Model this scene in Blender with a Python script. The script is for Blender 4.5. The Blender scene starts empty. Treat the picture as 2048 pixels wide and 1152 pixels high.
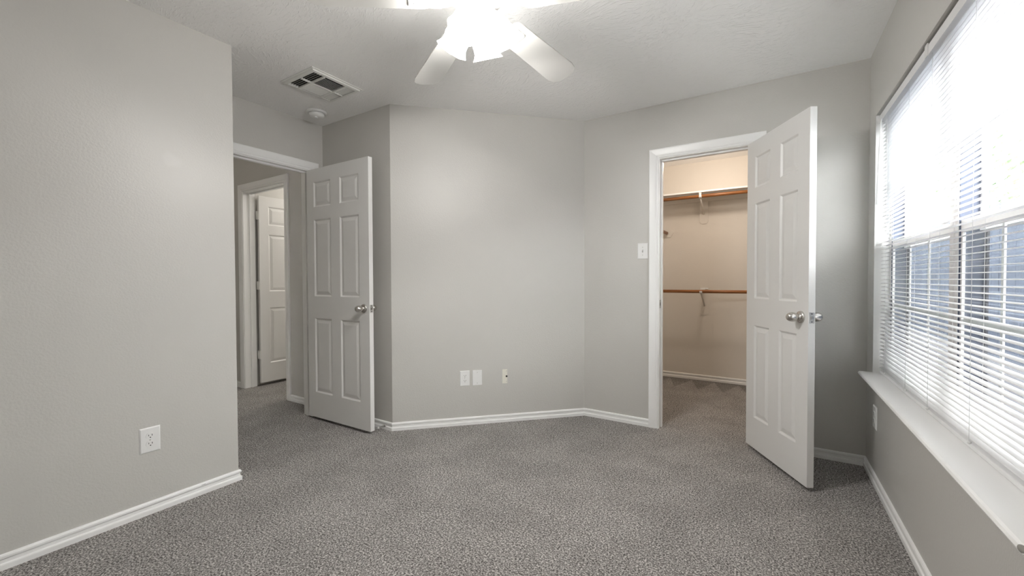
import bpy, bmesh, math, random
from math import sin, cos, pi, radians, sqrt, atan2
from mathutils import Vector, Matrix
random.seed(7)
scene = bpy.context.scene
COL = scene.collection

# ------------------------------------------------------------------ camera, world, exposure
H = 2.44                                   # ceiling height
R, C = 0.5086, 3.2222                      # window wall plane x, closet wall plane y
X2, X3, Y3 = -1.2952, -2.3938, 2.1384      # ends of the 45 degree wall
D, L, YL = -3.2202, -2.5476, 1.1459        # entry wall plane x, left wall plane x, left wall end y
NEAR = -0.50
cam_d = bpy.data.cameras.new('camera')
cam_d.sensor_fit = 'HORIZONTAL'; cam_d.sensor_width = 36.0
cam_d.lens = 823.1 / 2048 * 36.0
cam_d.clip_start = 0.02; cam_d.clip_end = 200
cam = bpy.data.objects.new('camera', cam_d); COL.objects.link(cam)
_yaw, _pit, _rol = radians(31.881), radians(-1.087), radians(-0.206)
_f = Vector((-sin(_yaw)*cos(_pit), cos(_yaw)*cos(_pit), sin(_pit)))
_r0 = Vector((cos(_yaw), sin(_yaw), 0)); _u0 = _r0.cross(_f)
_r = _r0*cos(_rol) + _u0*sin(_rol); _u = -_r0*sin(_rol) + _u0*cos(_rol)
cam.matrix_world = Matrix(((_r.x, _u.x, -_f.x, 0), (_r.y, _u.y, -_f.y, 0), (_r.z, _u.z, -_f.z, 1.1296), (0, 0, 0, 1)))
scene.camera = cam

world = bpy.data.worlds.new('overcast_sky'); scene.world = world
world.use_nodes = True
_bg = world.node_tree.nodes['Background']
_bg.inputs['Color'].default_value = (1.0, 0.985, 0.985, 1)
_bg.inputs['Strength'].default_value = 12.5
vs = scene.view_settings
vs.view_transform = 'Standard'; vs.look = 'None'; vs.gamma = 1.0; vs.exposure = 0.97; vs.use_curve_mapping = False
scene.cycles.max_bounces = 12; scene.cycles.diffuse_bounces = 8; scene.cycles.transparent_max_bounces = 24
scene.cycles.sample_clamp_indirect = 40.0
scene.cycles.use_denoising = True

def light(name, kind, loc, energy, color=(1, 1, 1), size=0.05, parent=None):
    d = bpy.data.lights.new(name, kind); d.energy = energy; d.color = color
    d.shadow_soft_size = size
    o = bpy.data.objects.new(name, d); COL.objects.link(o); o.location = loc
    if parent: o.parent = parent
    return o
FAN_POWER, SHADE_GLOW = 7.5, 19.0
CLOSET_POWER, HALL_POWER, STUDY_FILL_POWER = 7.8, 0.45, 15.0

# ------------------------------------------------------------------ materials
def _nodes(name):
    m = bpy.data.materials.new(name); m.use_nodes = True
    nt = m.node_tree
    return m, nt, nt.nodes['Principled BSDF']
def mat(name, col, rough=0.5, metal=0.0, bump=None, coat=0.0, spec=None):
    m, nt, b = _nodes(name)
    b.inputs['Base Color'].default_value = (*col, 1); b.inputs['Roughness'].default_value = rough
    b.inputs['Metallic'].default_value = metal
    if spec is not None: b.inputs['Specular IOR Level'].default_value = spec
    if bump:
        scale, dist, detail = bump
        tc = nt.nodes.new('ShaderNodeTexCoord'); n = nt.nodes.new('ShaderNodeTexNoise')
        n.inputs['Scale'].default_value = scale; n.inputs['Detail'].default_value = detail
        bp = nt.nodes.new('ShaderNodeBump'); bp.inputs['Strength'].default_value = 1.0; bp.inputs['Distance'].default_value = dist
        nt.links.new(tc.outputs['Object'], n.inputs['Vector']); nt.links.new(n.outputs['Fac'], bp.inputs['Height'])
        nt.links.new(bp.outputs['Normal'], b.inputs['Normal'])
    return m
WALLC = (0.560, 0.548, 0.520)
M = {}
M['wall'] = mat('wall_paint_warm_grey', WALLC, 0.42, bump=(120, 0.0008, 2.0))
M['closet_wall'] = mat('closet_paint_off_white', (0.72, 0.68, 0.62), 0.5, bump=(120, 0.0008, 2.0))
M['trim'] = mat('trim_white_semi_gloss', (0.87, 0.87, 0.86), 0.32)
M['door'] = mat('door_white_paint', (0.76, 0.755, 0.74), 0.36, bump=(140, 0.0003, 3.0))
M['plate'] = mat('white_plastic', (0.80, 0.80, 0.79), 0.3)
M['ivory'] = mat('ivory_plastic', (0.76, 0.74, 0.66), 0.3)
M['slot'] = mat('dark_slot', (0.02, 0.02, 0.02), 0.6)
M['nickel'] = mat('satin_nickel', (0.62, 0.60, 0.57), 0.24, 1.0)
M['steel'] = mat('brushed_steel', (0.55, 0.54, 0.52), 0.4, 1.0)
M['fan'] = mat('fan_white_enamel', (0.80, 0.79, 0.76), 0.35)
M['blade'] = mat('fan_blade_white', (0.56, 0.55, 0.525), 0.45)
M['vent'] = mat('vent_white_enamel', (0.74, 0.74, 0.71), 0.4)
M['duct_shade'] = mat('duct_shade_black', (0.015, 0.014, 0.013), 0.8)  # black that stands for the shade inside the duct
M['vinyl'] = mat('window_vinyl', (0.78, 0.76, 0.75), 0.35)
M['track'] = mat('window_track_dark', (0.07, 0.085, 0.13), 0.5)
M['cord'] = mat('blind_cord', (0.80, 0.80, 0.80), 0.7)
M['screenframe'] = mat('screen_frame_dark', (0.03, 0.03, 0.04), 0.5)
M['sill_grey'] = mat('sill_grey_patch', (0.25, 0.24, 0.22), 0.7)
M['scuff'] = mat('scuff_grey', (0.18, 0.18, 0.18), 0.7)
M['rubber'] = mat('white_rubber', (0.65, 0.65, 0.63), 0.6)

def wall_with_patch():
    m, nt, b = _nodes('wall_paint_left_with_patch')
    b.inputs['Roughness'].default_value = 0.42
    tc = nt.nodes.new('ShaderNodeTexCoord')
    n = nt.nodes.new('ShaderNodeTexNoise'); n.inputs['Scale'].default_value = 120; n.inputs['Detail'].default_value = 2
    bp = nt.nodes.new('ShaderNodeBump'); bp.inputs['Strength'].default_value = 1; bp.inputs['Distance'].default_value = 0.0008
    nt.links.new(tc.outputs['Object'], n.inputs['Vector']); nt.links.new(n.outputs['Fac'], bp.inputs['Height'])
    nt.links.new(bp.outputs['Normal'], b.inputs['Normal'])
    # a small lighter patch where the paint was touched up
    mp = nt.nodes.new('ShaderNodeVectorMath'); mp.operation = 'DISTANCE'
    n2 = nt.nodes.new('ShaderNodeTexNoise'); n2.inputs['Scale'].default_value = 22
    ad = nt.nodes.new('ShaderNodeMath'); ad.operation = 'MULTIPLY_ADD'; ad.inputs[1].default_value = 0.055
    mp.inputs[1].default_value = (L, 0.867, 1.738)
    nt.links.new(tc.outputs['Object'], mp.inputs[0]); nt.links.new(tc.outputs['Object'], n2.inputs['Vector'])
    nt.links.new(n2.outputs['Fac'], ad.inputs[0]); nt.links.new(mp.outputs['Value'], ad.inputs[2])
    rp = nt.nodes.new('ShaderNodeValToRGB')
    rp.color_ramp.elements[0].position = 0.050; rp.color_ramp.elements[0].color = (0.582, 0.571, 0.544, 1)
    rp.color_ramp.elements[1].position = 0.072; rp.color_ramp.elements[1].color = (*WALLC, 1)
    nt.links.new(ad.outputs[0], rp.inputs['Fac']); nt.links.new(rp.outputs['Color'], b.inputs['Base Color'])
    return m
M['wall_left'] = wall_with_patch()

def ceiling_mat():
    m, nt, b = _nodes('ceiling_brushed_texture')
    b.inputs['Base Color'].default_value = (0.88, 0.875, 0.865, 1); b.inputs['Roughness'].default_value = 0.75
    tc = nt.nodes.new('ShaderNodeTexCoord')
    big = nt.nodes.new('ShaderNodeTexNoise'); big.inputs['Scale'].default_value = 2.4; big.inputs['Detail'].default_value = 1
    mix = nt.nodes.new('ShaderNodeMixRGB'); mix.blend_type = 'ADD'; mix.inputs[0].default_value = 0.35
    nt.links.new(tc.outputs['Object'], mix.inputs[1]); nt.links.new(big.outputs['Color'], mix.inputs[2])
    nt.links.new(tc.outputs['Object'], big.inputs['Vector'])
    mp = nt.nodes.new('ShaderNodeMapping'); mp.inputs['Scale'].default_value = (30, 70, 30)
    mp.inputs['Rotation'].default_value = (0, 0, 0.5)
    nt.links.new(mix.outputs[0], mp.inputs['Vector'])
    n = nt.nodes.new('ShaderNodeTexNoise'); n.inputs['Scale'].default_value = 1.0; n.inputs['Detail'].default_value = 3.5
    n.inputs['Distortion'].default_value = 0.8
    nt.links.new(mp.outputs['Vector'], n.inputs['Vector'])
    rp = nt.nodes.new('ShaderNodeValToRGB'); rp.color_ramp.elements[0].position = 0.50; rp.color_ramp.elements[1].position = 0.72
    nt.links.new(n.outputs['Fac'], rp.inputs['Fac'])
    bp = nt.nodes.new('ShaderNodeBump'); bp.inputs['Strength'].default_value = 1; bp.inputs['Distance'].default_value = 0.0018
    nt.links.new(rp.outputs['Color'], bp.inputs['Height']); nt.links.new(bp.outputs['Normal'], b.inputs['Normal'])
    return m
M['ceiling'] = ceiling_mat()

def carpet_mat():
    m, nt, b = _nodes('carpet_speckled_grey')
    b.inputs['Roughness'].default_value = 0.95; b.inputs['Specular IOR Level'].default_value = 0.1
    tc = nt.nodes.new('ShaderNodeTexCoord')
    n1 = nt.nodes.new('ShaderNodeTexNoise'); n1.inputs['Scale'].default_value = 145; n1.inputs['Detail'].default_value = 3.5
    n1.inputs['Roughness'].default_value = 0.7; n1.inputs['Distortion'].default_value = 0.4
    n2 = nt.nodes.new('ShaderNodeTexNoise'); n2.inputs['Scale'].default_value = 3.5; n2.inputs['Detail'].default_value = 3
    for n in (n1, n2): nt.links.new(tc.outputs['Object'], n.inputs['Vector'])
    rp = nt.nodes.new('ShaderNodeValToRGB'); cr = rp.color_ramp
    cr.elements[0].position = 0.37; cr.elements[0].color = (0.062, 0.058, 0.055, 1)
    cr.elements[1].position = 0.645; cr.elements[1].color = (0.730, 0.702, 0.676, 1)
    e = cr.elements.new(0.50); e.color = (0.265, 0.252, 0.241, 1)
    nt.links.new(n1.outputs['Fac'], rp.inputs['Fac'])
    rp2 = nt.nodes.new('ShaderNodeValToRGB'); rp2.color_ramp.elements[0].position = 0.40; rp2.color_ramp.elements[1].position = 0.60
    rp2.color_ramp.elements[0].color = (0.91, 0.91, 0.91, 1); rp2.color_ramp.elements[1].color = (1.05, 1.05, 1.05, 1)
    nt.links.new(n2.outputs['Fac'], rp2.inputs['Fac'])
    mx = nt.nodes.new('ShaderNodeMixRGB'); mx.blend_type = 'MULTIPLY'; mx.inputs[0].default_value = 1
    nt.links.new(rp.outputs['Color'], mx.inputs[1]); nt.links.new(rp2.outputs['Color'], mx.inputs[2])
    # zigzag nap left by the vacuum cleaner along the closet back wall
    sx = nt.nodes.new('ShaderNodeSeparateXYZ'); nt.links.new(tc.outputs['Object'], sx.inputs[0])
    def mth(op, a, c, d=None):
        q = nt.nodes.new('ShaderNodeMath'); q.operation = op
        for i, v in enumerate((a, c, d)):
            if v is None: continue
            if isinstance(v, (int, float)): q.inputs[i].default_value = v
            else: nt.links.new(v, q.inputs[i])
        return q.outputs[0]
    tri = mth('MULTIPLY', mth('PINGPONG', mth('ADD', sx.outputs['X'], 0.03), 0.115), 1/0.115)
    u = mth('MULTIPLY_ADD', sx.outputs['Y'], -1/0.40, 4.98/0.40)
    nap = mth('MULTIPLY_ADD', mth('LESS_THAN', tri, u), 0.26, 0.74)
    inside = mth('GREATER_THAN', sx.outputs['X'], -1.5)
    nap2 = mth('ADD', mth('MULTIPLY', nap, inside), mth('SUBTRACT', 1.0, inside))
    mx2 = nt.nodes.new('ShaderNodeMixRGB'); mx2.blend_type = 'MULTIPLY'; mx2.inputs[0].default_value = 1
    nt.links.new(mx.outputs[0], mx2.inputs[1]); nt.links.new(nap2, mx2.inputs[2])
    nt.links.new(mx2.outputs[0], b.inputs['Base Color'])
    bp = nt.nodes.new('ShaderNodeBump'); bp.inputs['Strength'].default_value = 0.9; bp.inputs['Distance'].default_value = 0.004
    nt.links.new(n1.outputs['Fac'], bp.inputs['Height']); nt.links.new(bp.outputs['Normal'], b.inputs['Normal'])
    return m
M['carpet'] = carpet_mat()

def wood_mat():
    m, nt, b = _nodes('closet_rod_wood')
    b.inputs['Roughness'].default_value = 0.4
    tc = nt.nodes.new('ShaderNodeTexCoord'); mp = nt.nodes.new('ShaderNodeMapping'); mp.inputs['Scale'].default_value = (3, 60, 60)
    n = nt.nodes.new('ShaderNodeTexNoise'); n.inputs['Scale'].default_value = 2.0; n.inputs['Detail'].default_value = 4
    rp = nt.nodes.new('ShaderNodeValToRGB')
    rp.color_ramp.elements[0].color = (0.20, 0.070, 0.018, 1); rp.color_ramp.elements[1].color = (0.40, 0.17, 0.055, 1)
    rp.color_ramp.elements[0].position = 0.3; rp.color_ramp.elements[1].position = 0.7
    nt.links.new(tc.outputs['Object'], mp.inputs['Vector']); nt.links.new(mp.outputs['Vector'], n.inputs['Vector'])
    nt.links.new(n.outputs['Fac'], rp.inputs['Fac']); nt.links.new(rp.outputs['Color'], b.inputs['Base Color'])
    return m
M['wood'] = wood_mat()

def emit_mat(name, col, s):
    m = bpy.data.materials.new(name); m.use_nodes = True; nt = m.node_tree
    nt.nodes.remove(nt.nodes['Principled BSDF'])
    e = nt.nodes.new('ShaderNodeEmission'); e.inputs['Color'].default_value = (*col, 1); e.inputs['Strength'].default_value = s
    nt.links.new(e.outputs[0], nt.nodes['Material Output'].inputs['Surface'])
    return m
M['shade'] = emit_mat('lit_frosted_glass', (1.0, 0.985, 0.955), SHADE_GLOW)
M['warmglobe'] = emit_mat('lit_warm_globe', (1.0, 0.86, 0.70), 2.0)

def slat_mat():
    m, nt, b = _nodes('blind_slat_white')
    b.inputs['Base Color'].default_value = (0.90, 0.90, 0.90, 1); b.inputs['Roughness'].default_value = 0.4
    t = nt.nodes.new('ShaderNodeBsdfTranslucent'); t.inputs['Color'].default_value = (0.92, 0.92, 0.93, 1)
    mx = nt.nodes.new('ShaderNodeMixShader'); mx.inputs[0].default_value = 0.20
    nt.links.new(b.outputs[0], mx.inputs[1]); nt.links.new(t.outputs[0], mx.inputs[2])
    nt.links.new(mx.outputs[0], nt.nodes['Material Output'].inputs['Surface'])
    return m
M['slat'] = slat_mat()

def glass_mat():
    m = bpy.data.materials.new('window_glass'); m.use_nodes = True; nt = m.node_tree
    nt.nodes.remove(nt.nodes['Principled BSDF'])
    t = nt.nodes.new('ShaderNodeBsdfTransparent'); t.inputs['Color'].default_value = (0.95, 0.97, 0.97, 1)
    g = nt.nodes.new('ShaderNodeBsdfGlossy'); g.inputs['Roughness'].default_value = 0.02
    lw = nt.nodes.new('ShaderNodeLayerWeight'); lw.inputs['Blend'].default_value = 0.5
    pw = nt.nodes.new('ShaderNodeMath'); pw.operation = 'POWER'; pw.inputs[1].default_value = 4.0
    ma = nt.nodes.new('ShaderNodeMath'); ma.operation = 'MULTIPLY_ADD'; ma.inputs[1].default_value = 0.40; ma.inputs[2].default_value = 0.03
    mx = nt.nodes.new('ShaderNodeMixShader')
    nt.links.new(lw.outputs['Facing'], pw.inputs[0]); nt.links.new(pw.outputs[0], ma.inputs[0])
    nt.links.new(ma.outputs[0], mx.inputs[0]); nt.links.new(t.outputs[0], mx.inputs[1]); nt.links.new(g.outputs[0], mx.inputs[2])
    nt.links.new(mx.outputs[0], nt.nodes['Material Output'].inputs['Surface'])
    return m
M['glass'] = glass_mat()

def screen_mat():
    m = bpy.data.materials.new('insect_screen_mesh'); m.use_nodes = True; nt = m.node_tree
    b = nt.nodes['Principled BSDF']; b.inputs['Base Color'].default_value = (0.10, 0.11, 0.14, 1); b.inputs['Roughness'].default_value = 0.7
    t = nt.nodes.new('ShaderNodeBsdfTransparent'); mx = nt.nodes.new('ShaderNodeMixShader'); mx.inputs[0].default_value = 0.48
    nt.links.new(t.outputs[0], mx.inputs[1]); nt.links.new(b.outputs[0], mx.inputs[2])
    nt.links.new(mx.outputs[0], nt.nodes['Material Output'].inputs['Surface'])
    return m
M['screen'] = screen_mat()

def noisy(name, c0, c1, scale, rough=0.9):
    m, nt, b = _nodes(name); b.inputs['Roughness'].default_value = rough
    tc = nt.nodes.new('ShaderNodeTexCoord'); n = nt.nodes.new('ShaderNodeTexNoise'); n.inputs['Scale'].default_value = scale; n.inputs['Detail'].default_value = 4
    rp = nt.nodes.new('ShaderNodeValToRGB'); rp.color_ramp.elements[0].color = (*c0, 1); rp.color_ramp.elements[1].color = (*c1, 1)
    rp.color_ramp.elements[0].position = 0.35; rp.color_ramp.elements[1].position = 0.65
    nt.links.new(tc.outputs['Object'], n.inputs['Vector']); nt.links.new(n.outputs['Fac'], rp.inputs['Fac']); nt.links.new(rp.outputs['Color'], b.inputs['Base Color'])
    return m
M['fence'] = noisy('fence_blue_grey_boards', (0.024, 0.034, 0.057), (0.041, 0.057, 0.090), 3.0)
M['path'] = noisy('gravel_path', (0.08, 0.08, 0.09), (0.14, 0.14, 0.155), 20.0)
M['leaf'] = noisy('leaf_green', (0.10, 0.16, 0.07), (0.26, 0.33, 0.20), 6.0)
M['bark'] = noisy('bark', (0.10, 0.08, 0.06), (0.20, 0.16, 0.13), 12.0)

# ------------------------------------------------------------------ mesh helpers
class MB:
    """collects geometry for ONE mesh object"""
    def __init__(s): s.v = []; s.f = []; s.m = []; s.sm = []
    def add(s, vs, fs, mi=0, smooth=False):
        o = len(s.v); s.v += [tuple(x) for x in vs]
        for f in fs: s.f.append([o+i for i in f]); s.m.append(mi); s.sm.append(smooth)
    def box(s, x0, x1, y0, y1, z0, z1, mi=0, bev=0.0):
        if bev <= 0:
            vs = [(x, y, z) for x in (x0, x1) for y in (y0, y1) for z in (z0, z1)]
            s.add(vs, [(0,1,3,2),(4,6,7,5),(0,4,5,1),(2,3,7,6),(0,2,6,4),(1,5,7,3)], mi)
        else:
            bm = bmesh.new(); bmesh.ops.create_cube(bm, size=1)
            for v in bm.verts:
                v.co = Vector((x0+(x1-x0)*(v.co.x+.5), y0+(y1-y0)*(v.co.y+.5), z0+(z1-z0)*(v.co.z+.5)))
            bmesh.ops.bevel(bm, geom=bm.edges[:], offset=bev, segments=2, affect='EDGES', profile=0.6)
            s.bm(bm, mi)
    def bm(s, bm, mi=0, smooth=False):
        bm.verts.index_update()
        s.add([v.co[:] for v in bm.verts], [[v.index for v in f.verts] for f in bm.faces], mi, smooth); bm.free()
    def prism(s, pts, z0, z1, mi=0):
        n = len(pts)
        vs = [(x, y, z0) for x, y in pts] + [(x, y, z1) for x, y in pts]
        s.add(vs, [list(range(n))[::-1], list(range(n, 2*n))] + [(i, (i+1) % n, n+(i+1) % n, n+i) for i in range(n)], mi)
    def lathe(s, prof, origin=(0,0,0), axis=(0,0,1), seg=28, mi=0, smooth=True, rfun=None):
        """prof: list of (radius, distance along axis)"""
        a = Vector(axis).normalized(); t = Vector((0,0,1)) if abs(a.z) < .9 else Vector((1,0,0))
        u = a.cross(t).normalized(); w = a.cross(u); o = Vector(origin)
        vs = []
        for r, d in prof:
            for k in range(seg):
                th = 2*pi*k/seg; rr = r if rfun is None else rfun(r, d, th)
                vs.append(o + a*d + (u*cos(th) + w*sin(th))*rr)
        fs = [(i*seg+k, i*seg+(k+1) % seg, (i+1)*seg+(k+1) % seg, (i+1)*seg+k) for i in range(len(prof)-1) for k in range(seg)]
        s.add(vs, fs, mi, smooth)
        if rfun is None:
            if prof[0][0] > 1e-5: s.add(vs[:seg], [list(range(seg))[::-1]], mi)
            if prof[-1][0] > 1e-5: s.add(vs[-seg:], [list(range(seg))], mi)
    def tube(s, pts, r, seg=8, mi=0, smooth=True):
        P = [Vector(p) for p in pts]; vs = []
        for i, p in enumerate(P):
            a = (P[min(i+1, len(P)-1)] - P[max(i-1, 0)]).normalized()
            t = Vector((0,0,1)) if abs(a.z) < .9 else Vector((1,0,0))
            u = a.cross(t).normalized(); w = a.cross(u)
            rr = r[i] if isinstance(r, (list, tuple)) else r
            vs += [p + (u*cos(2*pi*k/seg) + w*sin(2*pi*k/seg))*rr for k in range(seg)]
        n = len(P)
        fs = [(i*seg+k, i*seg+(k+1) % seg, (i+1)*seg+(k+1) % seg, (i+1)*seg+k) for i in range(n-1) for k in range(seg)]
        fs += [list(range(seg))[::-1], [(n-1)*seg+k for k in range(seg)]]
        s.add(vs, fs, mi, smooth)
    def build(s, name, mats, parent=None, loc=None, rz=0.0):
        me = bpy.data.meshes.new(name); me.from_pydata(s.v, [], s.f)
        for m in (mats if isinstance(mats, (list, tuple)) else [mats]): me.materials.append(M[m])
        me.polygons.foreach_set('material_index', s.m); me.polygons.foreach_set('use_smooth', s.sm)
        bm = bmesh.new(); bm.from_mesh(me); bmesh.ops.remove_doubles(bm, verts=bm.verts, dist=1e-5)
        bmesh.ops.recalc_face_normals(bm, faces=bm.faces); bm.to_mesh(me); bm.free(); me.update()
        o = bpy.data.objects.new(name, me); COL.objects.link(o)
        if loc is not None: o.location = loc
        o.rotation_euler = (0, 0, rz)
        if parent is not None: o.parent = parent
        return o
def tag(o, label=None, cat=None, group=None, kind=None):
    if label: o['label'] = label
    if cat: o['category'] = cat
    if group: o['group'] = group
    if kind: o['kind'] = kind
    return o
def thing(name, label, cat, loc=(0,0,0), rz=0.0, group=None, kind=None):
    o = bpy.data.objects.new(name, None); COL.objects.link(o); o.empty_display_size = 0.1
    o.location = loc; o.rotation_euler = (0, 0, rz)
    return tag(o, label, cat, group, kind)
def struct(mb, name, mats, label, cat):
    return tag(mb.build(name, mats), label, cat, kind='structure')
def dup(o, parent=None):
    c = o.copy(); COL.objects.link(c)
    if parent is not None: c.parent = parent
    return c

# ------------------------------------------------------------------ room shell
T = 0.115
OPH = 2.04                                            # door opening height
CX0, CX1 = -0.700, -0.085                             # closet opening
EY0, EY1 = 1.250, 2.022                               # entry opening
HX0, HX1, HH, HY = -4.665, -3.880, 2.062, 2.180       # hall opening
WY0, WY1, WZ0, WZ1 = 1.200, 3.065, 0.580, 2.045       # window opening
CBY = 5.03                                            # closet back wall

b = MB(); b.box(-6.0, 0.66, -0.62, 5.2, -0.08, 0.0)
struct(b, 'floor', 'carpet', 'speckled grey cut pile carpet over the whole floor', 'carpet')
b = MB(); b.box(-6.0, 0.66, -0.62, 5.2, H, H+0.08)
struct(b, 'ceiling', 'ceiling', 'white ceiling with brushed stipple texture', 'ceiling')

b = MB()
b.box(R, R+.15, -0.62, 5.15, 0, WZ0); b.box(R, R+.15, -0.62, 5.15, WZ1, H)
b.box(R, R+.15, -0.62, WY0, WZ0, WZ1); b.box(R, R+.15, WY1, 5.15, WZ0, WZ1)
struct(b, 'wall_right', 'wall', 'warm grey wall with the wide window, right side of the room', 'wall')
b = MB()
b.box(X2, CX0, C, C+T, 0, H); b.box(CX0, CX1, C, C+T, OPH, H); b.box(CX1, R, C, C+T, 0, H)
struct(b, 'wall_far', 'wall', 'warm grey wall with the closet doorway', 'wall')
s2 = sqrt(.5)
b = MB(); b.prism([(X3, Y3), (X2, C), (X2, C+T), (X2-.02, C+T), (X3-.048, Y3+T), (X3, Y3+T)][:3] + [(X2-.05, C+T), (X3-.048, Y3+T)], 0, H)
struct(b, 'wall_angled', 'wall', 'blank warm grey wall set at forty five degrees with three cover plates', 'wall')
b = MB(); b.box(D, X3-.0005, Y3, Y3+T, 0, H)
struct(b, 'wall_return', 'wall', 'shaded grey wall behind the open entry door', 'wall')
b = MB()
b.box(D-T, D, YL-.115, EY0, 0, H); b.box(D-T, D, EY0, EY1, OPH, H); b.box(D-T, D, EY1, Y3+T, 0, H)
struct(b, 'wall_entry', 'wall', 'warm grey wall with the doorway to the hall', 'wall')
b = MB(); b.box(L-T, L, NEAR-.115, YL, 0, H)
struct(b, 'wall_left', 'wall_left', 'broad warm grey wall at the left with one outlet', 'wall')
b = MB(); b.box(D, L-T, YL-.115, YL, 0, H)
struct(b, 'wall_alcove', 'wall', 'short grey wall of the entry alcove behind the left wall end', 'wall')
b = MB(); b.box(L, R, NEAR-.115, NEAR, 0, H)
struct(b, 'wall_near', 'wall', 'warm grey wall behind the viewpoint', 'wall')
# closet
b = MB(); b.box(-1.515, R, CBY, CBY+.1, 0, H)
struct(b, 'wall_closet_back', 'closet_wall', 'cream lit back wall of the closet', 'wall')
b = MB(); b.box(-1.515, -1.40, C+T, CBY, 0, H)
struct(b, 'wall_closet_left', 'closet_wall', 'cream side wall of the closet', 'wall')
b = MB(); b.box(-1.40, CX0, C+T, C+T+.004, 0, H); b.box(CX0, CX1, C+T, C+T+.004, OPH, H); b.box(CX1, R, C+T, C+T+.004, 0, H)
b.box(R-.004, R, C+T+.004, CBY, 0, H)
struct(b, 'wall_closet_front', 'closet_wall', 'cream inner face of the closet front and right wall', 'wall')
# hall and the room across it
HYN, HXL = 0.95, -5.45
b = MB(); b.box(HXL, HX0, HY, HY+T, 0, H); b.box(HX0, HX1, HY, HY+T, HH, H); b.box(HX1, D-T, HY, HY+T, 0, H)
struct(b, 'wall_hall_far', 'wall', 'hall wall holding the white framed doorway', 'wall')
b = MB(); b.box(HXL-.1, HXL, HYN-.1, 4.7, 0, H)
struct(b, 'wall_hall_left', 'wall', 'end wall of the hall', 'wall')
b = MB(); b.box(HXL, D-T, HYN-.1, HYN, 0, H)
struct(b, 'wall_hall_near', 'wall', 'near side wall of the hall', 'wall')
b = MB(); b.box(HXL, -3.2, 4.6, 4.7, 0, H)
struct(b, 'wall_study_back', 'wall', 'back wall of the room across the hall', 'wall')
b = MB(); b.box(-4.80, -4.700, HY+T, 4.6, 0, H)  # unseen wall added to block light behind the hinge gap
struct(b, 'wall_study_gap_block', 'wall', 'added unseen wall right behind the ajar door, darkening its hinge gap', 'wall')
b = MB(); b.box(-3.3, -3.2, HY+T, 4.6, 0, H)
struct(b, 'wall_study_right', 'wall', 'side wall of the room across the hall', 'wall')

# ------------------------------------------------------------------ baseboards
BP = [(0,0),(.0130,0),(.0135,.020),(.0120,.0240),(.0072,.0265),(.0068,.0395),(.0085,.0425),(.0110,.0450),(.0113,.0530),(.0085,.0585),(0,.0605)]
def baseboard(name, p0, p1, n, n_prev=None, n_next=None, label='white baseboard', m='trim'):
    n = Vector((*n, 0)).normalized()
    def off(p, d, n2):
        p = Vector((*p, 0))
        if n2 is None: return p + n*d
        n2 = Vector((*n2, 0)).normalized()
        return p + (n + n2) * (d / (1 + n.dot(n2)))
    k = len(BP); vs = []
    for p, nn in ((p0, n_prev), (p1, n_next)):
        for d, z in BP:
            q = off(p, d, nn); vs.append((q.x, q.y, z))
    fs = [(i, (i+1) % k, k+(i+1) % k, k+i) for i in range(k)] + [list(range(k)), list(range(k, 2*k))[::-1]]
    b = MB(); b.add(vs, fs)
    return struct(b, name, m, label, 'baseboard')
nR, nF, nA, nE, nL = (-1,0), (0,-1), (s2,-s2), (1,0), (1,0)
baseboard('baseboard_right', (R, NEAR), (R, C), nR, (0,1), nF, 'long white baseboard under the window')
baseboard('baseboard_far_right', (R, C), (-0.014, C), nF, nR, None, 'short white baseboard right of the closet door')
baseboard('baseboard_far_left', (-0.770, C), (X2, C), nF, None, nA, 'short white baseboard left of the closet casing')
baseboard('baseboard_angled', (X2, C), (X3, Y3), nA, nF, nF, 'white baseboard along the angled wall')
baseboard('baseboard_return', (X3, Y3), (D, Y3), nF, nA, nE, 'white baseboard behind the open entry door')
bl = baseboard('baseboard_left', (L, YL), (L, NEAR), nL, (0,1), (0,1), 'long white baseboard along the left wall')
b = MB(); b.box(L+.0068, L+.0118, .962, .980, .0505, .0525); b.build('scuff_mark', 'scuff', bl)
baseboard('baseboard_alcove', (D, YL), (L, YL), (0,1), nE, nL, 'short baseboard of the entry alcove')
baseboard('baseboard_near', (L, NEAR), (R, NEAR), (0,1), nL, nR, 'white baseboard behind the viewpoint')
baseboard('baseboard_closet', (-1.40, CBY), (R-.004, CBY), nF, None, None, 'white baseboard along the closet back wall')
baseboard('baseboard_hall_right', (D-T, HY), (HX1+.062, HY), nF, None, None, 'short hall baseboard between the two doorways')
baseboard('baseboard_hall_left', (HX0-.072, HY), (HXL, HY), nF, None, None, 'hall baseboard left of the hall doorway')

# ------------------------------------------------------------------ casings, jambs
CP = [(0,0),(0,.0085),(.004,.0105),(.009,.0105),(.012,.0085),(.016,.0085),(.020,.0115),(.030,.0135),(.046,.0155),(.060,.0170),(.066,.0170),(.070,.0145),(.070,0)]
def casing(name, a0, a1, top, place, label, width=0.07, j0=-T, wall_ends=True, left_clip=None):
    """place(a, d, z): wall coordinate a, protrusion d into the near room, height z"""
    b = MB(); k = len(CP); k_ = width / 0.07
    rows = []
    for i in range(4):
        row = []
        for w, d in CP:
            w *= k_
            a = (a0 - w) if i < 2 else (a1 + w)
            if left_clip is not None and i < 2: a = max(a, left_clip)
            z = 0.0 if i in (0, 3) else top + w
            row.append(place(a, d, z))
        rows.append(row)
    vs = [p for r in rows for p in r]
    fs = [(r*k+i, r*k+(i+1) % k, (r+1)*k+(i+1) % k, (r+1)*k+i) for r in range(3) for i in range(k)]
    fs += [list(range(k)), list(range(3*k, 4*k))[::-1]]
    b.add(vs, fs)
    o = struct(b, name, 'trim', label, 'door trim')
    return o
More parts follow.
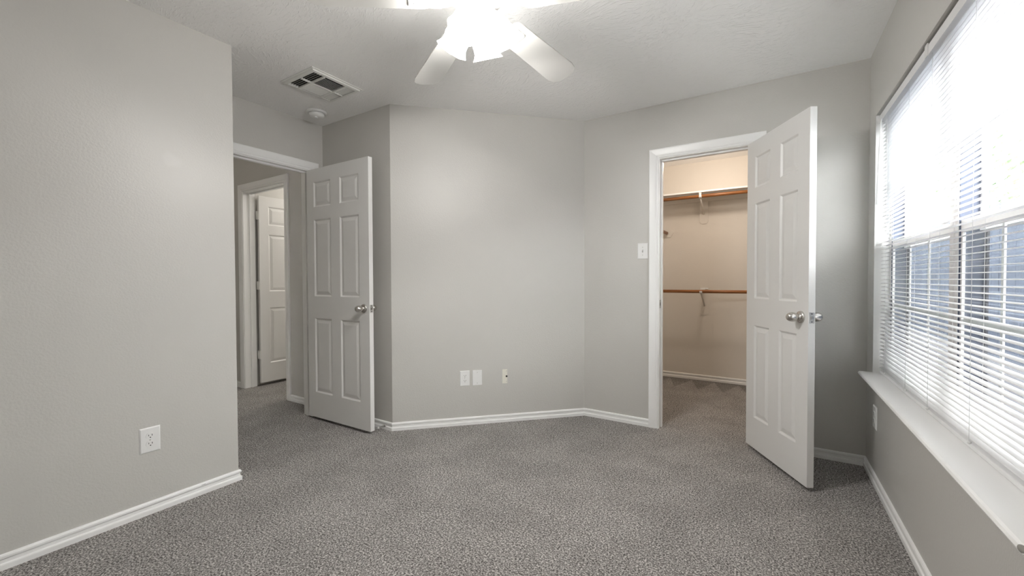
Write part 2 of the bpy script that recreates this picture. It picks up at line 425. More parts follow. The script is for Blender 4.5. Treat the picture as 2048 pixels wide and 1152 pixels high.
def bx(b, place, a0, a1, d0, d1, z0, z1):
    vs = [place(a, d, z) for a in (a0, a1) for d in (d0, d1) for z in (z0, z1)]
    b.add(vs, [(0,1,3,2),(4,6,7,5),(0,4,5,1),(2,3,7,6),(0,2,6,4),(1,5,7,3)])
def jamb(trim, a0, a1, top, place, th=0.006, stop=(-0.052, -0.040)):
    b = MB()
    bx(b, place, a0-.001, a0+th, -T, .0015, 0, top-th); bx(b, place, a1-th, a1+.001, -T, .0015, 0, top-th)
    bx(b, place, a0-.001, a1+.001, -T, .0015, top-th, top+.001)
    b.build('jamb', 'trim', trim)
    b = MB(); s0, s1 = stop
    bx(b, place, a0+th, a0+th+.011, s0-.02, s1, 0, top-th); bx(b, place, a1-th-.011, a1-th, s0-.02, s1, 0, top-th)
    bx(b, place, a0+th+.011, a1-th-.011, s0-.02, s1, top-th-.011, top-th)
    b.build('door_stop_bead', 'trim', trim)
pl_closet = lambda a, d, z: (a, C-d, z)
t1 = casing('trim_1', CX0, CX1, OPH, pl_closet, 'white moulded casing around the closet doorway')
jamb(t1, CX0, CX1, OPH, pl_closet)
b = MB(); b.box(CX0+.006, CX0+.0078, C-.0025, C+.042, .914, .976, 0); b.box(CX0+.0066, CX0+.0082, C+.014, C+.028, .933, .957, 1)
b.build('strike_plate', ['steel', 'slot'], t1)
pl_entry = lambda a, d, z: (D+d, a, z)
t2 = casing('trim_2', EY0, EY1, OPH, pl_entry, 'white moulded casing around the hall doorway of the bedroom')
jamb(t2, EY0, EY1, OPH, pl_entry)
pl_hall = lambda a, d, z: (a, HY-d, z)
t3 = casing('trim_3', HX0, HX1, HH, pl_hall, 'white casing around the doorway across the hall')
jamb(t3, HX0, HX1, HH, pl_hall, stop=(-0.060, -0.058))

# ------------------------------------------------------------------ doors
PZ = [(0.225, 0.830), (1.005, 1.622), (1.722, 1.925)]
def slab_mesh(W, x0, cols, z0=0.022, z1=2.030, t=0.035):
    xs = [x0, cols[0][0], cols[0][1], cols[1][0], cols[1][1], W]
    zs = [z0] + [z for p in PZ for z in p] + [z1]
    b = MB()
    for side in (0, 1):
        y = -t if side == 0 else 0.0
        sg = 1 if side == 0 else -1                        # into the slab
        for i in range(5):
            for j in range(7):
                xa, xb, za, zb = xs[i], xs[i+1], zs[j], zs[j+1]
                if i in (1, 3) and j in (1, 3, 5):
                    rings = [(0, 0), (.003, .0015), (.011, .0085), (.016, .0085), (.040, .0022), (.043, .0020)]
                    vs = []
                    for ins, dep in rings:
                        yy = y + sg*dep
                        vs += [(xa+ins, yy, za+ins), (xb-ins, yy, za+ins), (xb-ins, yy, zb-ins), (xa+ins, yy, zb-ins)]
                    fs = [(r*4+k, r*4+(k+1) % 4, r*4+4+(k+1) % 4, r*4+4+k) for r in range(len(rings)-1) for k in range(4)]
                    n = len(rings)*4; fs.append((n-4, n-3, n-2, n-1))
                    b.add(vs, fs)
                else:
                    b.add([(xa, y, za), (xb, y, za), (xb, y, zb), (xa, y, zb)], [(0, 1, 2, 3)])
    for xe in (x0, W):
        for j in range(7): b.add([(xe, -t, zs[j]), (xe, 0, zs[j]), (xe, 0, zs[j+1]), (xe, -t, zs[j+1])], [(0, 1, 2, 3)])
    for ze in (z0, z1):
        for i in range(5): b.add([(xs[i], -t, ze), (xs[i+1], -t, ze), (xs[i+1], 0, ze), (xs[i], 0, ze)], [(0, 1, 2, 3)])
    return b
def knob_mesh(x, y, z, sgn):
    b = MB()
    b.lathe([(.0330,0),(.0330,.004),(.0310,.008),(.0240,.011),(.0175,.013),(.0165,.016),(.0178,.020),(.0210,.026),(.0238,.033),(.0255,.041),(.0257,.048),(.0243,.056),(.0213,.0635),(.0165,.0695),(.0100,.0735),(.0045,.0750),(0,.0753)],
            (x, y, z), (0, sgn, 0), 32)
    return b
def make_door(name, label, W, x0, cols, loc, rz, knob=True, hinge_z=(.33, 1.07, 1.83), t=0.035):
    d = thing(name, label, 'door', loc, rz, kind='structure')
    slab_mesh(W, x0, cols, t=t).build('door_slab', 'door', d)
    if knob:
        kx, kz = W-.060, .925
        knob_mesh(kx, -t, kz, -1).build('door_knob', 'nickel', d); knob_mesh(kx, 0, kz, 1).build('door_knob', 'nickel', d)
        b = MB(); b.box(W, W+.0012, -t+.005, -.005, kz-.029, kz+.029, 0)
        lp = b.build('latch_plate', 'steel', d)
        b = MB(); b.prism([(W+.0012, -.026), (W+.011, -.024), (W+.003, -.010), (W+.0012, -.010)], kz-.008, kz+.008)
        b.build('latch_bolt', 'nickel', lp)
        b = MB()
        for dz in (-.021, .021): b.lathe([(.0035, 0), (.0030, .0008), (0, .001)], (W+.0012, -.0175, kz+dz), (1, 0, 0), 10)
        b.build('latch_screw', 'slot', lp)
    for hz in hinge_z:
        b = MB(); b.tube([(0, .004, hz-.045), (0, .004, hz+.045)], .0055, 10)
        b.box(0.0, x0+.0015, -.030, .002, hz-.044, hz+.044)
        b.build('hinge', 'vent', d)
    return d
make_door('door_1', 'white six panel closet door standing wide open in front of the window wall', .618, .004, [(.095,.262),(.362,.524)], (-.092, C-.006, 0), radians(-60.5))
make_door('door_2', 'white six panel entry door open ninety degrees into the room', .752, .004, [(.095,.312),(.422,.643)], (D+.006, 2.020, 0), radians(0.6))
make_door('door_3', 'white six panel door ajar in the room across the hall', .760, .010, [(.105,.320),(.430,.650)], (-4.652, HY+T+.012, 0.012), radians(88), knob=True, hinge_z=(.325, 1.07, 1.82))

# ------------------------------------------------------------------ window
XF = 0.575                                            # room side of the window frames
def window_unit(name, y0, y1, label):
    w = thing(name, label, 'window', (XF, (y0+y1)/2, WZ0+.02), kind='structure')
    ox, oy, oz = XF, (y0+y1)/2, WZ0+.02
    def B(parts, nm, m, parent=w):
        b = MB()
        for x0, x1, a0, a1, z0, z1 in parts: b.box(x0-ox, x1-ox, a0-oy, a1-oy, z0-oz, z1-oz)
        return b.build(nm, m, parent)
    zb, zt = WZ0+.02, WZ1-.002
    fw = .028
    B([(XF, XF+.075, y0, y0+fw, zb, zt), (XF, XF+.075, y1-fw, y1, zb, zt), (XF, XF+.075, y0+fw, y1-fw, zb, zb+fw), (XF, XF+.075, y0+fw, y1-fw, zt-fw, zt)], 'window_frame', 'vinyl')
    zm = 1.315                                        # meeting rail
    a0, a1 = y0+fw, y1-fw-.004; sw = .014
    # lower sash, room side
    x0, x1 = XF+.006, XF+.014
    ls = B([(x0, x1, a0, a0+sw, zb+fw, zm+.022), (x0, x1, a1-sw, a1, zb+fw, zm+.022), (x0, x1, a0+sw, a1-sw, zb+fw, zb+fw+.045), (x0, x1, a0+sw, a1-sw, zm-.022, zm+.022)], 'lower_sash', 'vinyl')
    us = B([(x1+.038, x1+.054, a0, a0+sw, zm-.018, zt-fw), (x1+.038, x1+.054, a1-sw, a1, zm-.018, zt-fw), (x1+.038, x1+.054, a0+sw, a1-sw, zt-fw-.035, zt-fw), (x1+.038, x1+.054, a0+sw, a1-sw, zm-.018, zm+.018)], 'upper_sash', 'vinyl')
    for sash, xa, za, zc in ((ls, x0+.003, zb+fw+.045, zm-.022), (us, x1+.043, zm+.018, zt-fw-.035)):
        B([(xa, xa+.003, a0+sw, a1-sw, za, zc)], 'pane', 'glass', sash)
        m = []; g = .008
        for k in (1, 2):
            c = a0+sw + (a1-a0-2*sw)*k/3
            m.append((xa+.0035, xa+.0085, c-g, c+g, za, zc))
        zc2 = (za+zc)/2
        m.append((xa+.0038, xa+.0080, a0+sw, a1-sw, zc2-g, zc2+g))
        B(m, 'muntin_grid', 'vinyl', sash)
    B([(XF+.002, XF+.074, a1, a1+.004, zb+fw, zt-fw)], 'sash_track', 'track')
    sc = B([(XF+.067, XF+.068, a0+.01, a1-.01, zb+fw+.01, zm)], 'insect_screen', 'screen')
    B([(XF+.064, XF+.072, a0, a0+.014, zb+fw, zm+.01), (XF+.064, XF+.072, a1-.014, a1, zb+fw, zm+.01), (XF+.064, XF+.072, a0+.014, a1-.014, zm-.004, zm+.01)], 'screen_frame', 'screenframe', sc)
    return w
window_unit('window_1', 2.142, WY1-.004, 'double hung white window unit nearer the closet corner')
window_unit('window_2', WY0+.004, 2.118, 'double hung white window unit nearer the viewer')
b = MB(); b.box(XF-.004, XF+.078, 2.118, 2.142, WZ0+.02, WZ1-.002)
struct(b, 'trim_4', 'vinyl', 'white mullion post between the two window units', 'window trim')
b = MB(); b.box(R+.001, XF, WY1-.004, WY1, WZ0+.02, WZ1); b.box(R+.001, XF, WY0, WY0+.004, WZ0+.02, WZ1)
struct(b, 'trim_5', 'trim', 'white lining of the window reveal sides', 'window trim')
# stool (sill board) with rounded nose
b = MB(); zt = WZ0+.020
prof = [(XF+.07, WZ0+.0005), (.440, WZ0+.0005), (.434, WZ0+.003), (.431, WZ0+.010), (.434, WZ0+.017), (.440, zt), (XF+.07, zt)]
k = len(prof); vs = [(x + (q if x < .5 else 0), y, z) for y, q in ((WY0+.0005, -.004), (WY1-.0005, .013)) for x, z in prof]
b.add(vs, [(i, (i+1) % k, k+(i+1) % k, k+i) for i in range(k)] + [list(range(k)), list(range(k, 2*k))[::-1]])
sill = struct(b, 'trim_6', 'trim', 'deep white window sill board below the blinds', 'window sill')

# ------------------------------------------------------------------ blinds
blind = thing('window_blind', 'white horizontal slat blind lowered over the whole wide window', 'blind', (.548, WY1-.01, WZ1))
oy, oz, oxb = WY1-.01, WZ1, .548
BL = WY1 - WY0 - .02
def BB(name, m, boxes, bev=0.0, parent=blind):
    b = MB()
    for x0, x1, y0, y1, z0, z1 in boxes: b.box(x0-oxb, x1-oxb, y0-oy, y1-oy, z0-oz, z1-oz, 0, bev)
    return b.build(name, m, parent)
BB('headrail', 'slat', [(.524, .572, WY0+.01, WY1-.008, 2.003, 2.030)], .002)
BB('valance', 'slat', [(.5205, .5235, WY0+.01, WY1-.007, 1.997, 2.034)])
BB('headrail_bracket', 'plate', [(.516, .5203, 2.215, 2.245, 1.992, 2.040)])
BB('bottom_rail', 'slat', [(.536, .561, WY0+.014, WY1-.014, .603, .618)], .003)
NS = 67; zs0, zs1 = .6335, 1.9885
sw_, tilt, crown = .0125, radians(4.0), .0022
b = MB(); n = 6; vs = []
for end in (0, -BL):
    for sgn in (1, -1):
        for i in range(n+1):
            q = -1 + 2*i/n; x = q*sw_; z = crown*(1-q*q) + sgn*.0002
            vs.append((x*cos(tilt) - z*sin(tilt), end, x*sin(tilt) + z*cos(tilt)))
m1 = n+1
fs = []
for i in range(n):
    fs += [(i, i+1, 2*m1+i+1, 2*m1+i), (m1+i, 3*m1+i, 3*m1+i+1, m1+i+1), (i, m1+i, m1+i+1, i+1), (2*m1+i, 2*m1+i+1, 3*m1+i+1, 3*m1+i)]
fs += [(0, 2*m1, 3*m1, m1), (n, m1+n, 3*m1+n, 2*m1+n)]
b.add(vs, fs, 0, True)
slat = b.build('slat', 'slat', blind); slat.location = (0, -.004, zs0-oz)
for i in range(1, NS):
    c = dup(slat, blind); c.location = (0, -.004, zs0 + (zs1-zs0)*i/(NS-1) - oz)
for y in (2.93, 2.535, 2.225, 1.83, 1.46):
    b = MB()
    for x in (-.0135, .0135): b.tube([(x, y-oy, .618-oz), (x, y-oy, 2.003-oz)], .0007, 5)
    lc = b.build('ladder_cord', 'cord', blind)
    b = MB(); b.lathe([(.0, 0), (.005, .001), (.006, .004), (.004, .008), (0, .009)], (-.010, y-oy, .617-oz), (-.5, 0, .6), 10)
    b.build('cord_button', 'plate', lc)
b = MB(); b.tube([(.516-oxb, 2.950-oy, 1.993-oz), (.512-oxb, 2.952-oy, 1.975-oz), (.500-oxb, 2.960-oy, 1.535-oz)], [.0025, .004, .0042], 8)
b.build('tilt_wand', 'plate', blind)

# grey spot on the sill nose, near end
bm = bmesh.new(); bmesh.ops.create_uvsphere(bm, u_segments=20, v_segments=12, radius=1.0)
for v in bm.verts: v.co = Vector((.4325 + v.co.x*.0075, 1.2135 + v.co.y*.0165, .5935 + v.co.z*.0070))
b = MB(); b.bm(bm, 0, True)
b.build('grey_spot', 'sill_grey', sill)

# ------------------------------------------------------------------ wall plates
def plate_mesh(w, h, t=.006, bev=.003):
    b = MB()
    vs = [(-w/2, 0, -h/2), (w/2, 0, -h/2), (w/2, 0, h/2), (-w/2, 0, h/2)]
    vs += [(-w/2, .002, -h/2), (w/2, .002, -h/2), (w/2, .002, h/2), (-w/2, .002, h/2)]
    i = bev*1.6
    vs += [(-w/2+i, t, -h/2+i), (w/2-i, t, -h/2+i), (w/2-i, t, h/2-i), (-w/2+i, t, h/2-i)]
    b.add(vs, [(0,1,2,3)] + [(r*4+k, r*4+(k+1) % 4, r*4+4+(k+1) % 4, r*4+4+k) for r in (0, 1) for k in range(4)] + [(8,9,10,11)])
    return b
def screw_mesh(z, t=.006, r=.0032):
    b = MB(); b.lathe([(r, 0), (r*.9, .0008), (0, .0012)], (0, t, z), (0, 1, 0), 12); return b
def outlet(label, loc, rz, w=.080, h=.122):
    o = thing('wall_outlet', label, 'outlet', loc, rz, group=None)
    plate_mesh(w, h).build('cover_plate', 'plate', o)
    for zc in (.0195, -.0195):
        b = MB(); rr = .0172; n = 28; ring = []
        for k in range(n):
            a = 2*pi*k/n; ring.append((rr*cos(a), max(-.0142, min(.0142, rr*sin(a)))))
        vs = [(x, .0055, zc+z) for x, z in ring] + [(x, .0078, zc+z) for x, z in ring]
        b.add(vs, [list(range(n, 2*n))] + [(k, (k+1) % n, n+(k+1) % n, n+k) for k in range(n)])
        b.box(-.0078, -.0054, .0070, .0081, zc-.0005, zc+.0080, 1); b.box(.0054, .0076, .0070, .0081, zc+.0005, zc+.0075, 1)
        b.lathe([(.0026, 0), (.0026, .0011), (0, .0011)], (0, .0070, zc-.0068), (0, 1, 0), 12, 1)
        b.build('receptacle', ['plate', 'slot'], o)
    screw_mesh(0).build('screw', 'steel', o)
    return o
zO = .3625
outlet('white duplex outlet low on the broad left wall', (L, .756, .361), radians(-90))
def on_angle(dist): return (X3 + s2*dist, Y3 + s2*dist)
outlet('white duplex outlet on the angled wall, leftmost of the three plates', (*on_angle(.546), .3645), radians(-135))
outlet('white outlet under the window sill on the window wall', (R, 2.972, .367), radians(90), .080, .124)
bp_ = thing('blank_plate', 'blank white cover plate with two screws beside the outlet on the angled wall', 'cover plate', (*on_angle(.644), .364), radians(-135))
plate_mesh(.080, .124).build('cover_plate', 'plate', bp_)
for z in (.042, -.042): screw_mesh(z).build('screw', 'steel', bp_)
cp = thing('coax_plate', 'ivory cover plate with a cable jack, rightmost on the angled wall', 'cover plate', (*on_angle(.879), .3635), radians(-135))
plate_mesh(.078, .122).build('cover_plate', 'ivory', cp)
for z in (.042, -.042): screw_mesh(z).build('screw', 'steel', cp)
b = MB(); b.lathe([(.0075, 0), (.0075, .003), (.0048, .0035), (.0048, .011), (.003, .0112), (0, .009)], (0, .006, 0), (0, 1, 0), 16, 0); b.build('cable_jack', 'slot', cp)
sp = thing('light_switch', 'white toggle light switch left of the closet doorway', 'switch', (-.8185, C, 1.349), radians(180))
plate_mesh(.078, .122).build('cover_plate', 'plate', sp)
for z in (.030, -.030): screw_mesh(z).build('screw', 'steel', sp)
b = MB(); b.box(-.0052, .0052, .0055, .0066, -.012, .012, 1)
vs = [(-.004, .0066, -.007), (.004, .0066, -.007), (.004, .0066, .007), (-.004, .0066, .007), (-.0033, .0165, .004), (.0033, .0165, .004), (.0033, .0165, .0095), (-.0033, .0165, .0095)]
b.add(vs, [(0,1,5,4),(1,2,6,5),(2,3,7,6),(3,0,4,7),(4,5,6,7),(0,3,2,1)], 0); b.build('toggle', ['plate', 'steel'], sp)

# spring door stop behind the entry door
ds = thing('door_stop', 'small spring door stop on the baseboard behind the entry door', 'door stop', (-2.462, Y3-.013, .030), radians(180))
b = MB(); pts = [(.006*cos(a*.7), .004+.055*a/60, .006*sin(a*.7)) for a in range(61)]
b.tube(pts, .0014, 5); b.build('spring', 'steel', ds)
b = MB(); b.lathe([(.009, 0), (.009, .003), (.006, .006), (0, .006)], (0, 0, 0), (0, 1, 0), 14); b.build('base', 'steel', ds)
b = MB(); b.lathe([(.006, 0), (.008, .002), (.008, .010), (.005, .013), (0, .0135)], (0, .057, 0), (0, 1, 0), 14); b.build('tip', 'rubber', ds)

# ------------------------------------------------------------------ ceiling vent
vx0, vx1, vy0, vy1 = -2.722, -2.372, 1.512, 1.880
vcx, vcy = (vx0+vx1)/2, (vy0+vy1)/2
vent = thing('ceiling_vent', 'white louvred air register in the ceiling above the entry', 'vent', (vcx, vcy, H))
def VB(name, m, boxes):
    b = MB()
    for x0, x1, y0, y1, z0, z1 in boxes: b.box(x0-vcx, x1-vcx, y0-vcy, y1-vcy, z0-H, z1-H)
    return b.build(name, m, vent)
fl = .030
b = MB()
# sloped flange ring
def ring(ins, z): return [(vx0+ins-vcx, vy0+ins-vcy, z-H), (vx1-ins-vcx, vy0+ins-vcy, z-H), (vx1-ins-vcx, vy1-ins-vcy, z-H), (vx0+ins-vcx, vy1-ins-vcy, z-H)]
rs = [ring(0, H), ring(0, H-.004), ring(.010, H-.005), ring(.013, H-.013), ring(fl+.002, H-.0155), ring(fl+.006, H-.002)]
b.add([p for r in rs for p in r], [(i*4+k, i*4+(k+1) % 4, i*4+4+(k+1) % 4, i*4+4+k) for i in range(5) for k in range(4)])
b.build('flange', 'vent', vent)
ix0, ix1, iy0, iy1 = vx0+fl+.006, vx1-fl-.006, vy0+fl+.006, vy1-fl-.006
VB('duct_shade_plate', 'duct_shade', [(ix0, ix1, iy0, iy1, H-.0015, H-.0005)])  # flat black plate, paints the dark of the duct on the solid ceiling
cxr = vcx
VB('centre_rib', 'vent', [(cxr-.005, cxr+.005, iy0, iy1, H-.018, H-.008)])
gy0, gy1 = iy0+.068, iy1-.068                            # end groups
VB('cross_rib', 'vent', [(ix0, ix1, gy0-.003, gy0+.009, H-.017, H-.006)])
VB('cross_rib', 'vent', [(ix0, ix1, gy1-.009, gy1+.003, H-.017, H-.006)])
def louver_x(y, x0, x1, lean, w=.0115):
    b = MB(); a = lean
    dy, dz = w*sin(a), w*cos(a)
    p = [(y, -.0155), (y+.0015, -.0155), (y+.0015+dy, -.0155+dz), (y+dy, -.0155+dz)]
    vs = [(x-vcx, yy-vcy, zz) for x in (x0, x1) for yy, zz in p]
    b.add(vs, [(0,1,2,3),(7,6,5,4)] + [(k, (k+1) % 4, 4+(k+1) % 4, 4+k) for k in range(4)])
    return b.build('louver', 'vent', vent)
def louver_y(x, y0, y1, lean, w=.0115):
    b = MB(); a = lean
    dx, dz = w*sin(a), w*cos(a)
    p = [(x, -.0155), (x+.0015, -.0155), (x+.0015+dx, -.0155+dz), (x+dx, -.0155+dz)]
    vs = [(xx-vcx, y-vcy, zz) for y in (y0, y1) for xx, zz in p]
    b.add(vs, [(0,1,2,3),(7,6,5,4)] + [(k, (k+1) % 4, 4+(k+1) % 4, 4+k) for k in range(4)])
    return b.build('louver', 'vent', vent)
for k in range(4):
    louver_x(iy0+.008+k*.0165, ix0, cxr-.005, radians(40)); louver_x(iy0+.008+k*.0165, cxr+.005, ix1, radians(40))
    louver_x(iy1-.010-k*.0165, ix0, cxr-.005, radians(-50)); louver_x(iy1-.010-k*.0165, cxr+.005, ix1, radians(-50))
for k in range(9):
    louver_y(cxr+.012+k*.0138, gy0+.009, gy1-.009, radians(-50)); louver_y(cxr-.014-k*.0138, gy0+.009, gy1-.009, radians(55))
# smoke detector
sd = thing('smoke_detector', 'round white smoke detector on the ceiling by the entry wall', 'smoke detector', (-2.982, 1.935, H))
b = MB(); b.lathe([(0, 0), (.072, 0), (.073, -.010), (.068, -.014), (.058, -.015), (0, -.015)], seg=36); b.build('base', 'plate', sd)
b = MB(); b.lathe([(.056, -.016), (.055, -.026), (.048, -.038), (.034, -.045), (.018, -.048), (0, -.0485)], seg=36); b.build('sensor_dome', 'plate', sd)
b = MB(); b.lathe([(.011, -.046), (.011, -.051), (.007, -.053), (0, -.0535)], (.012, -.012, 0), seg=18); b.build('test_button', 'plate', sd)

# ------------------------------------------------------------------ ceiling fan
FX, FY = -1.012, 1.362
fan = thing('ceiling_fan', 'white five blade ceiling fan with four lit glass shades', 'ceiling fan', (FX, FY, H))
zz = lambda z: z - H
b = MB(); b.lathe([(.070, 0), (.070, -.012), (.060, -.035), (.030, -.045), (.018, -.047), (.018, -.060)], seg=32); b.build('canopy', 'fan', fan)
b = MB(); b.lathe([(.030, -.058), (.085, -.064), (.120, -.080), (.132, -.105), (.132, -.135), (.120, -.158), (.095, -.172), (.070, -.180)], seg=40); b.build('motor_housing', 'fan', fan)
b = MB(); b.lathe([(.066, -.178), (.068, -.185), (.068, -.232), (.060, -.242), (.040, -.246)], seg=36); b.build('switch_housing', 'fan', fan)
zbl = 2.245
th0 = radians(152.2)
def blade_pt(rho, w):
    pitch = radians(-12.0)
    return (rho, w*cos(pitch), zz(zbl) - .088*rho + w*sin(pitch))
def blade_mesh():
    b = MB(); top = []; 
    out = [(.185, -.040), (.200, -.058), (.225, -.064), (.30, -.066), (.45, -.072), (.58, -.077), (.615, -.070), (.636, -.050), (.644, -.022), (.644, .022), (.636, .050), (.615, .070), (.58, .077), (.45, .072), (.30, .066), (.225, .064), (.200, .058), (.185, .040)]
    n = len(out)
    lo = [blade_pt(r, w) for r, w in out]; hi = [(x, y, z+.006) for x, y, z in lo]
    b.add(lo + hi, [list(range(n))[::-1], list(range(n, 2*n))] + [(i, (i+1) % n, n+(i+1) % n, n+i) for i in range(n)])
    return b
def arm_mesh():
    b = MB()
    def strip(rows, t=.004):
        lo = []
        for r, w, dz in rows:
            for q in (-w, w):
                x, y, z = blade_pt(r, q); lo.append((x, y, z + dz))
        k = len(rows)
        hi = [(x, y, z+t) for x, y, z in lo]; m = 2*k
        fs = []
        for i in range(k-1):
            fs += [(2*i, 2*i+1, 2*i+3, 2*i+2), (m+2*i, m+2*i+2, m+2*i+3, m+2*i+1), (2*i, 2*i+2, m+2*i+2, m+2*i), (2*i+1, m+2*i+1, m+2*i+3, 2*i+3)]
        fs += [(0, m, m+1, 1), (2*k-2, 2*k-1, m+2*k-1, m+2*k-2)]
        b.add(lo + hi, fs)
    strip([(.062, .018, .014), (.085, .026, .010), (.115, .038, .002), (.150, .040, -.004), (.190, .036, -.005), (.262, .036, -.005), (.268, .030, -.005)])
    for w in (-.016, .016):                      # two oblong slots in the flared iron
        x, y, z = blade_pt(.118, w); b.box(x-.012, x+.012, y-.004, y+.004, z-.0005, z+.0015, 1)
    for r, w in ((.205, -.02), (.205, .02), (.245, 0)):
        x, y, z = blade_pt(r, w); b.lathe([(.005, 0), (.004, -.002), (0, -.003)], (x, y, z-.005), seg=10, mi=0)
    return b
bl0 = blade_mesh().build('blade', 'blade', fan); bl0.rotation_euler = (0, 0, th0)
ar0 = arm_mesh().build('blade_arm', ['fan', 'steel'], bl0)
for k in range(1, 5):
    c = dup(bl0, fan); c.rotation_euler = (0, 0, th0 + radians(72)*k); dup(ar0, c)
# light kit
b = MB(); b.lathe([(.040, -.246), (.046, -.250), (.050, -.262), (.046, -.280), (.032, -.292), (.014, -.298), (.010, -.306), (0, -.308)], seg=32)
kit = b.build('light_kit', 'fan', fan)
def shade_mesh(a):
    d = Vector((cos(a), sin(a), 0)); ax = (d*.50 + Vector((0, 0, -.866))).normalized()
    o = d*.056 + Vector((0, 0, zz(2.186)))
    b = MB(); seg = 40
    prof = [(.020, 0), (.030, .005), (.042, .019), (.051, .039), (.054, .059), (.052, .076), (.052, .091), (.058, .106), (.065, .117)]
    rf = lambda r, dd, th: r * (1 + .045*cos(8*th) * max(0, (dd-.08)/.04))
    b.lathe(prof, o, ax, seg, 0, True, rf)
    b.lathe([(r-.003, dd) for r, dd in prof], o, ax, seg, 0, True, rf)
    s = MB(); s.tube([d*.030 + Vector((0, 0, zz(2.182))), d*.044 + Vector((0, 0, zz(2.194))), o-ax*.006, o+ax*.010], [.012, .014, .019, .022], 14)
    return b, s, o, ax
for k in range(4):
    a = radians(101.9 + 90*k)
    b, s, o, ax = shade_mesh(a)
    so = s.build('lamp_socket', 'fan', kit)
    sh = b.build('lamp_shade', 'shade', kit)
    sl = light('fan_bulb_light', 'SPOT', o + ax*.123, FAN_POWER, (1.0, .975, .945), .05, fan)
    sl.data.spot_size = radians(179); sl.data.spot_blend = .20          # the open mouth of the shade
    sl.rotation_euler = ax.to_track_quat('-Z', 'Y').to_euler()

# ------------------------------------------------------------------ closet fittings
RX0, RX1 = -1.398, R-.006
def rod(name, label, p0, p1, group=None):
    r = .0172
    o = bpy.data.objects.new(name, None)
    c = [(p0[i]+p1[i])/2 for i in range(3)]
    b = MB(); b.tube([[p0[i]-c[i] for i in range(3)], [p1[i]-c[i] for i in range(3)]], r, 20)
    return tag(b.build(name, 'wood', loc=c), label, 'closet rod', group)
b = MB(); b.box(RX0, RX1, 4.715, CBY, 2.043, 2.060, 0, .002)
tag(b.build('closet_shelf', 'trim'), 'white closet shelf above the upper wooden rod', 'shelf')
b = MB(); b.box(RX0, RX1, CBY-.018, CBY, 1.992, 2.043)
tag(b.build('shelf_cleat', 'closet_wall'), 'painted cleat on the closet back wall under the shelf', 'shelf cleat')
rod('closet_rod', 'upper wooden hanging rod right below the white closet shelf', (RX0, 4.745, 2.006), (RX1, 4.745, 2.006))
rod('closet_rod', 'lower wooden hanging rod at waist height in the closet', (RX0, 4.745, 1.003), (RX1, 4.745, 1.003))
rod('closet_rod', 'short stub of a wooden rod along the closet left side', (-1.000, C+T+.01, 1.668), (-1.000, CBY-.011, 1.668))
def bracket(label, x, zr, lower):
    o = thing('rod_bracket', label, 'bracket', (x, CBY, zr))
    yR = 4.745-CBY
    b = MB(); top = .020 if lower else -.016; bot = -.270 if lower else -.258
    ft = -.018 if not lower else 0
    pts = [(-.044, top), (-.044, bot+.022), (-.024, bot), (.024, bot), (.044, bot+.022), (.044, top)]
    vs = [(px, yy, pz) for yy in (0.0 if lower else 0.0, -.006) for px, pz in pts]; n = 6
    if not lower: vs = [(px, yy-(.018 if pz > -.02 else .0), pz) for px, yy, pz in vs]
    b.add(vs, [list(range(n)), list(range(n, 2*n))[::-1]] + [(i, (i+1) % n, n+(i+1) % n, n+i) for i in range(n)])
    b.build('wall_plate', 'closet_wall', o)
    b = MB(); b.tube([(0, -.006, bot+.105), (0, yR*.5, bot*.30), (0, yR+.012, -.024)], .009, 8); b.build('brace_arm', 'closet_wall', o)
    b = MB(); w = .013
    ring = [(yR + .0215*cos(a), .0215*sin(a)) for a in [radians(q) for q in range(-190, 11, 20)]]
    ring2 = [(yR + .0176*cos(a), .0176*sin(a)) for a in [radians(q) for q in range(-190, 11, 20)]]
    k = len(ring); vs = [(x_, y_, z_) for x_ in (-w, w) for y_, z_ in ring + ring2]; K = 2*k; fs = []
    for i in range(k-1):
        fs += [(i, i+1, K+i+1, K+i), (k+i, K+k+i, K+k+i+1, k+i+1), (i, k+i, k+i+1, i+1), (K+i, K+i+1, K+k+i+1, K+k+i)]
    fs += [(0, K, K+k, k), (k-1, 2*k-1, K+2*k-1, K+k-1)]
    b.add(vs, fs); b.box(-w*.8, w*.8, yR-.026, yR-.019, -.010, .024 if not lower else .006); b.build('rod_hook', 'trim', o)
    b = MB()
    if lower:
        b.box(-.012, .012, yR+.018, -.006, .014, .022); b.box(-.040, .040, -.016, -.0062, .020, .034)
        b.build('top_flange', 'trim', o)
    else:
        b.box(-.012, .012, yR-.024, -.018, .026, .0365); b.build('shelf_support', 'trim', o)
    return o
bracket('white shelf and rod bracket holding the upper closet rod', -.610, 2.006, False)
bracket('white rod bracket holding the lower closet rod', -.600, 1.003, True)
so_ = thing('rod_socket', 'white angled wall socket holding the short side rod of the closet', 'rod socket', (-1.000, CBY, 1.668))
b = MB(); hexa = [(-.070, 0), (-.040, .048), (.032, .048), (.078, .006), (.040, -.048), (-.040, -.048)]
b.add([(x, yy, z) for yy in (0, -.010) for x, z in hexa], [list(range(6)), list(range(6, 12))[::-1]] + [(i, (i+1) % 6, 6+(i+1) % 6, 6+i) for i in range(6)])
b.build('wall_plate', 'closet_wall', so_)
b = MB(); k = 17
vs = []
for yy in (-.010, -.034):
    for r in (.0178, .0235):
        for i in range(k):
            a = pi + pi*i/(k-1); vs.append((r*cos(a), yy, r*sin(a)))
fs = []
for i in range(k-1):
    fs += [(i, i+1, k+i+1, k+i), (2*k+i, 3*k+i, 3*k+i+1, 2*k+i+1), (i, 2*k+i, 2*k+i+1, i+1), (k+i, k+i+1, 3*k+i+1, 3*k+i)]
fs += [(0, k, 3*k, 2*k), (k-1, 3*k-1, 4*k-1, 2*k-1)]
b.add(vs, fs); b.build('cup', 'closet_wall', so_)

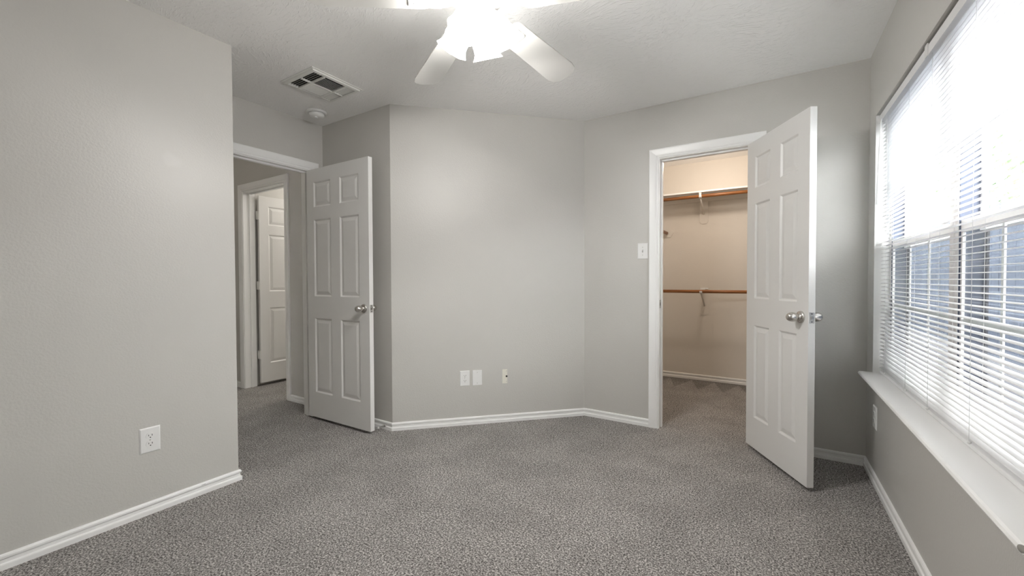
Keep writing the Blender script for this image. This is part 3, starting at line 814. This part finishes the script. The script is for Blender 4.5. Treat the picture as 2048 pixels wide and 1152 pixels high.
def ceiling_lamp(label, loc, power, col, size=.09):
    o = thing('ceiling_light', label, 'ceiling light', loc)
    b = MB(); b.lathe([(size, 0), (size, -.018), (size*.92, -.024), (size*.5, -.024)], seg=28); b.build('base', 'fan', o)
    b = MB(); b.lathe([(size*.85, -.024), (size*.86, -.040), (size*.70, -.062), (size*.40, -.076), (0, -.080)], seg=28); b.build('glass_globe', 'warmglobe', o)
    light('lamp_light', 'POINT', (0, 0, -.16), power, col, .07, o)
    return o
ceiling_lamp('warm globe light on the closet ceiling', (-.45, 4.15, H), CLOSET_POWER, (1.0, .86, .74))
ceiling_lamp('small globe light on the hall ceiling', (-4.6, 1.45, H), HALL_POWER, (1.0, .88, .78))
ceiling_lamp('added unseen globe light brightening the room across the hall', (-4.1, 3.5, H), STUDY_FILL_POWER, (1.0, .95, .88))  # lamp added out of view to brighten this room and its door

# ------------------------------------------------------------------ outside the window
b = MB(); b.box(.70, 14, -12, 30, -.35, -.30)
tag(b.build('side_path', 'path'), 'grey gravel strip outside the window', 'path', kind='structure')
fence = thing('garden_fence', 'blue grey board fence seen through the blinds', 'fence', (3.4, 6.0, -.30))
b = MB(); y = -8.0
while y < 16.0:
    b.box(-.010 + random.uniform(-.003, .003), .010, y, y+.136, 0.02, 2.72 + random.uniform(-.01, .01)); y += .142
b.build('board_panel', 'fence', fence)
b = MB()
for z in (.4, 1.4, 2.4): b.box(.012, .05, -8, 16, z, z+.09)
b.build('rail', 'fence', fence)
tree = thing('garden_tree', 'pale leafy tree beyond the fence', 'tree', (4.6, 12.0, -.30))
b = MB(); b.tube([(0, 0, 0), (.1, .1, 1.6), (.05, 0, 3.0), (.25, .2, 4.2)], [.14, .11, .08, .04], 10)
for q in ((-.8, .3, 3.9), (.9, -.4, 4.1), (.2, 1.0, 4.4), (-.3, -.9, 3.8)): b.tube([(.05, 0, 2.6), (q[0]*.5, q[1]*.5, 3.2), q], [.05, .04, .02], 6)
b.build('trunk', 'bark', tree)
b = MB()
for i in range(2600):
    while True:
        p = Vector((random.uniform(-1, 1), random.uniform(-1, 1), random.uniform(-1, 1)))
        if .25 < p.length < 1: break
    c = Vector((p.x*1.7, p.y*2.2, 3.7 + p.z*1.3))
    u = Vector((random.uniform(-1, 1), random.uniform(-1, 1), random.uniform(-1, 1))).normalized()
    w = u.cross(Vector((random.uniform(-1, 1), random.uniform(-1, 1), random.uniform(-1, 1)))).normalized()
    l = random.uniform(.06, .11)
    b.add([c-u*l, c+w*l*.45, c+u*l, c-w*l*.45], [(0, 1, 2, 3)])
b.build('foliage', 'leaf', tree)
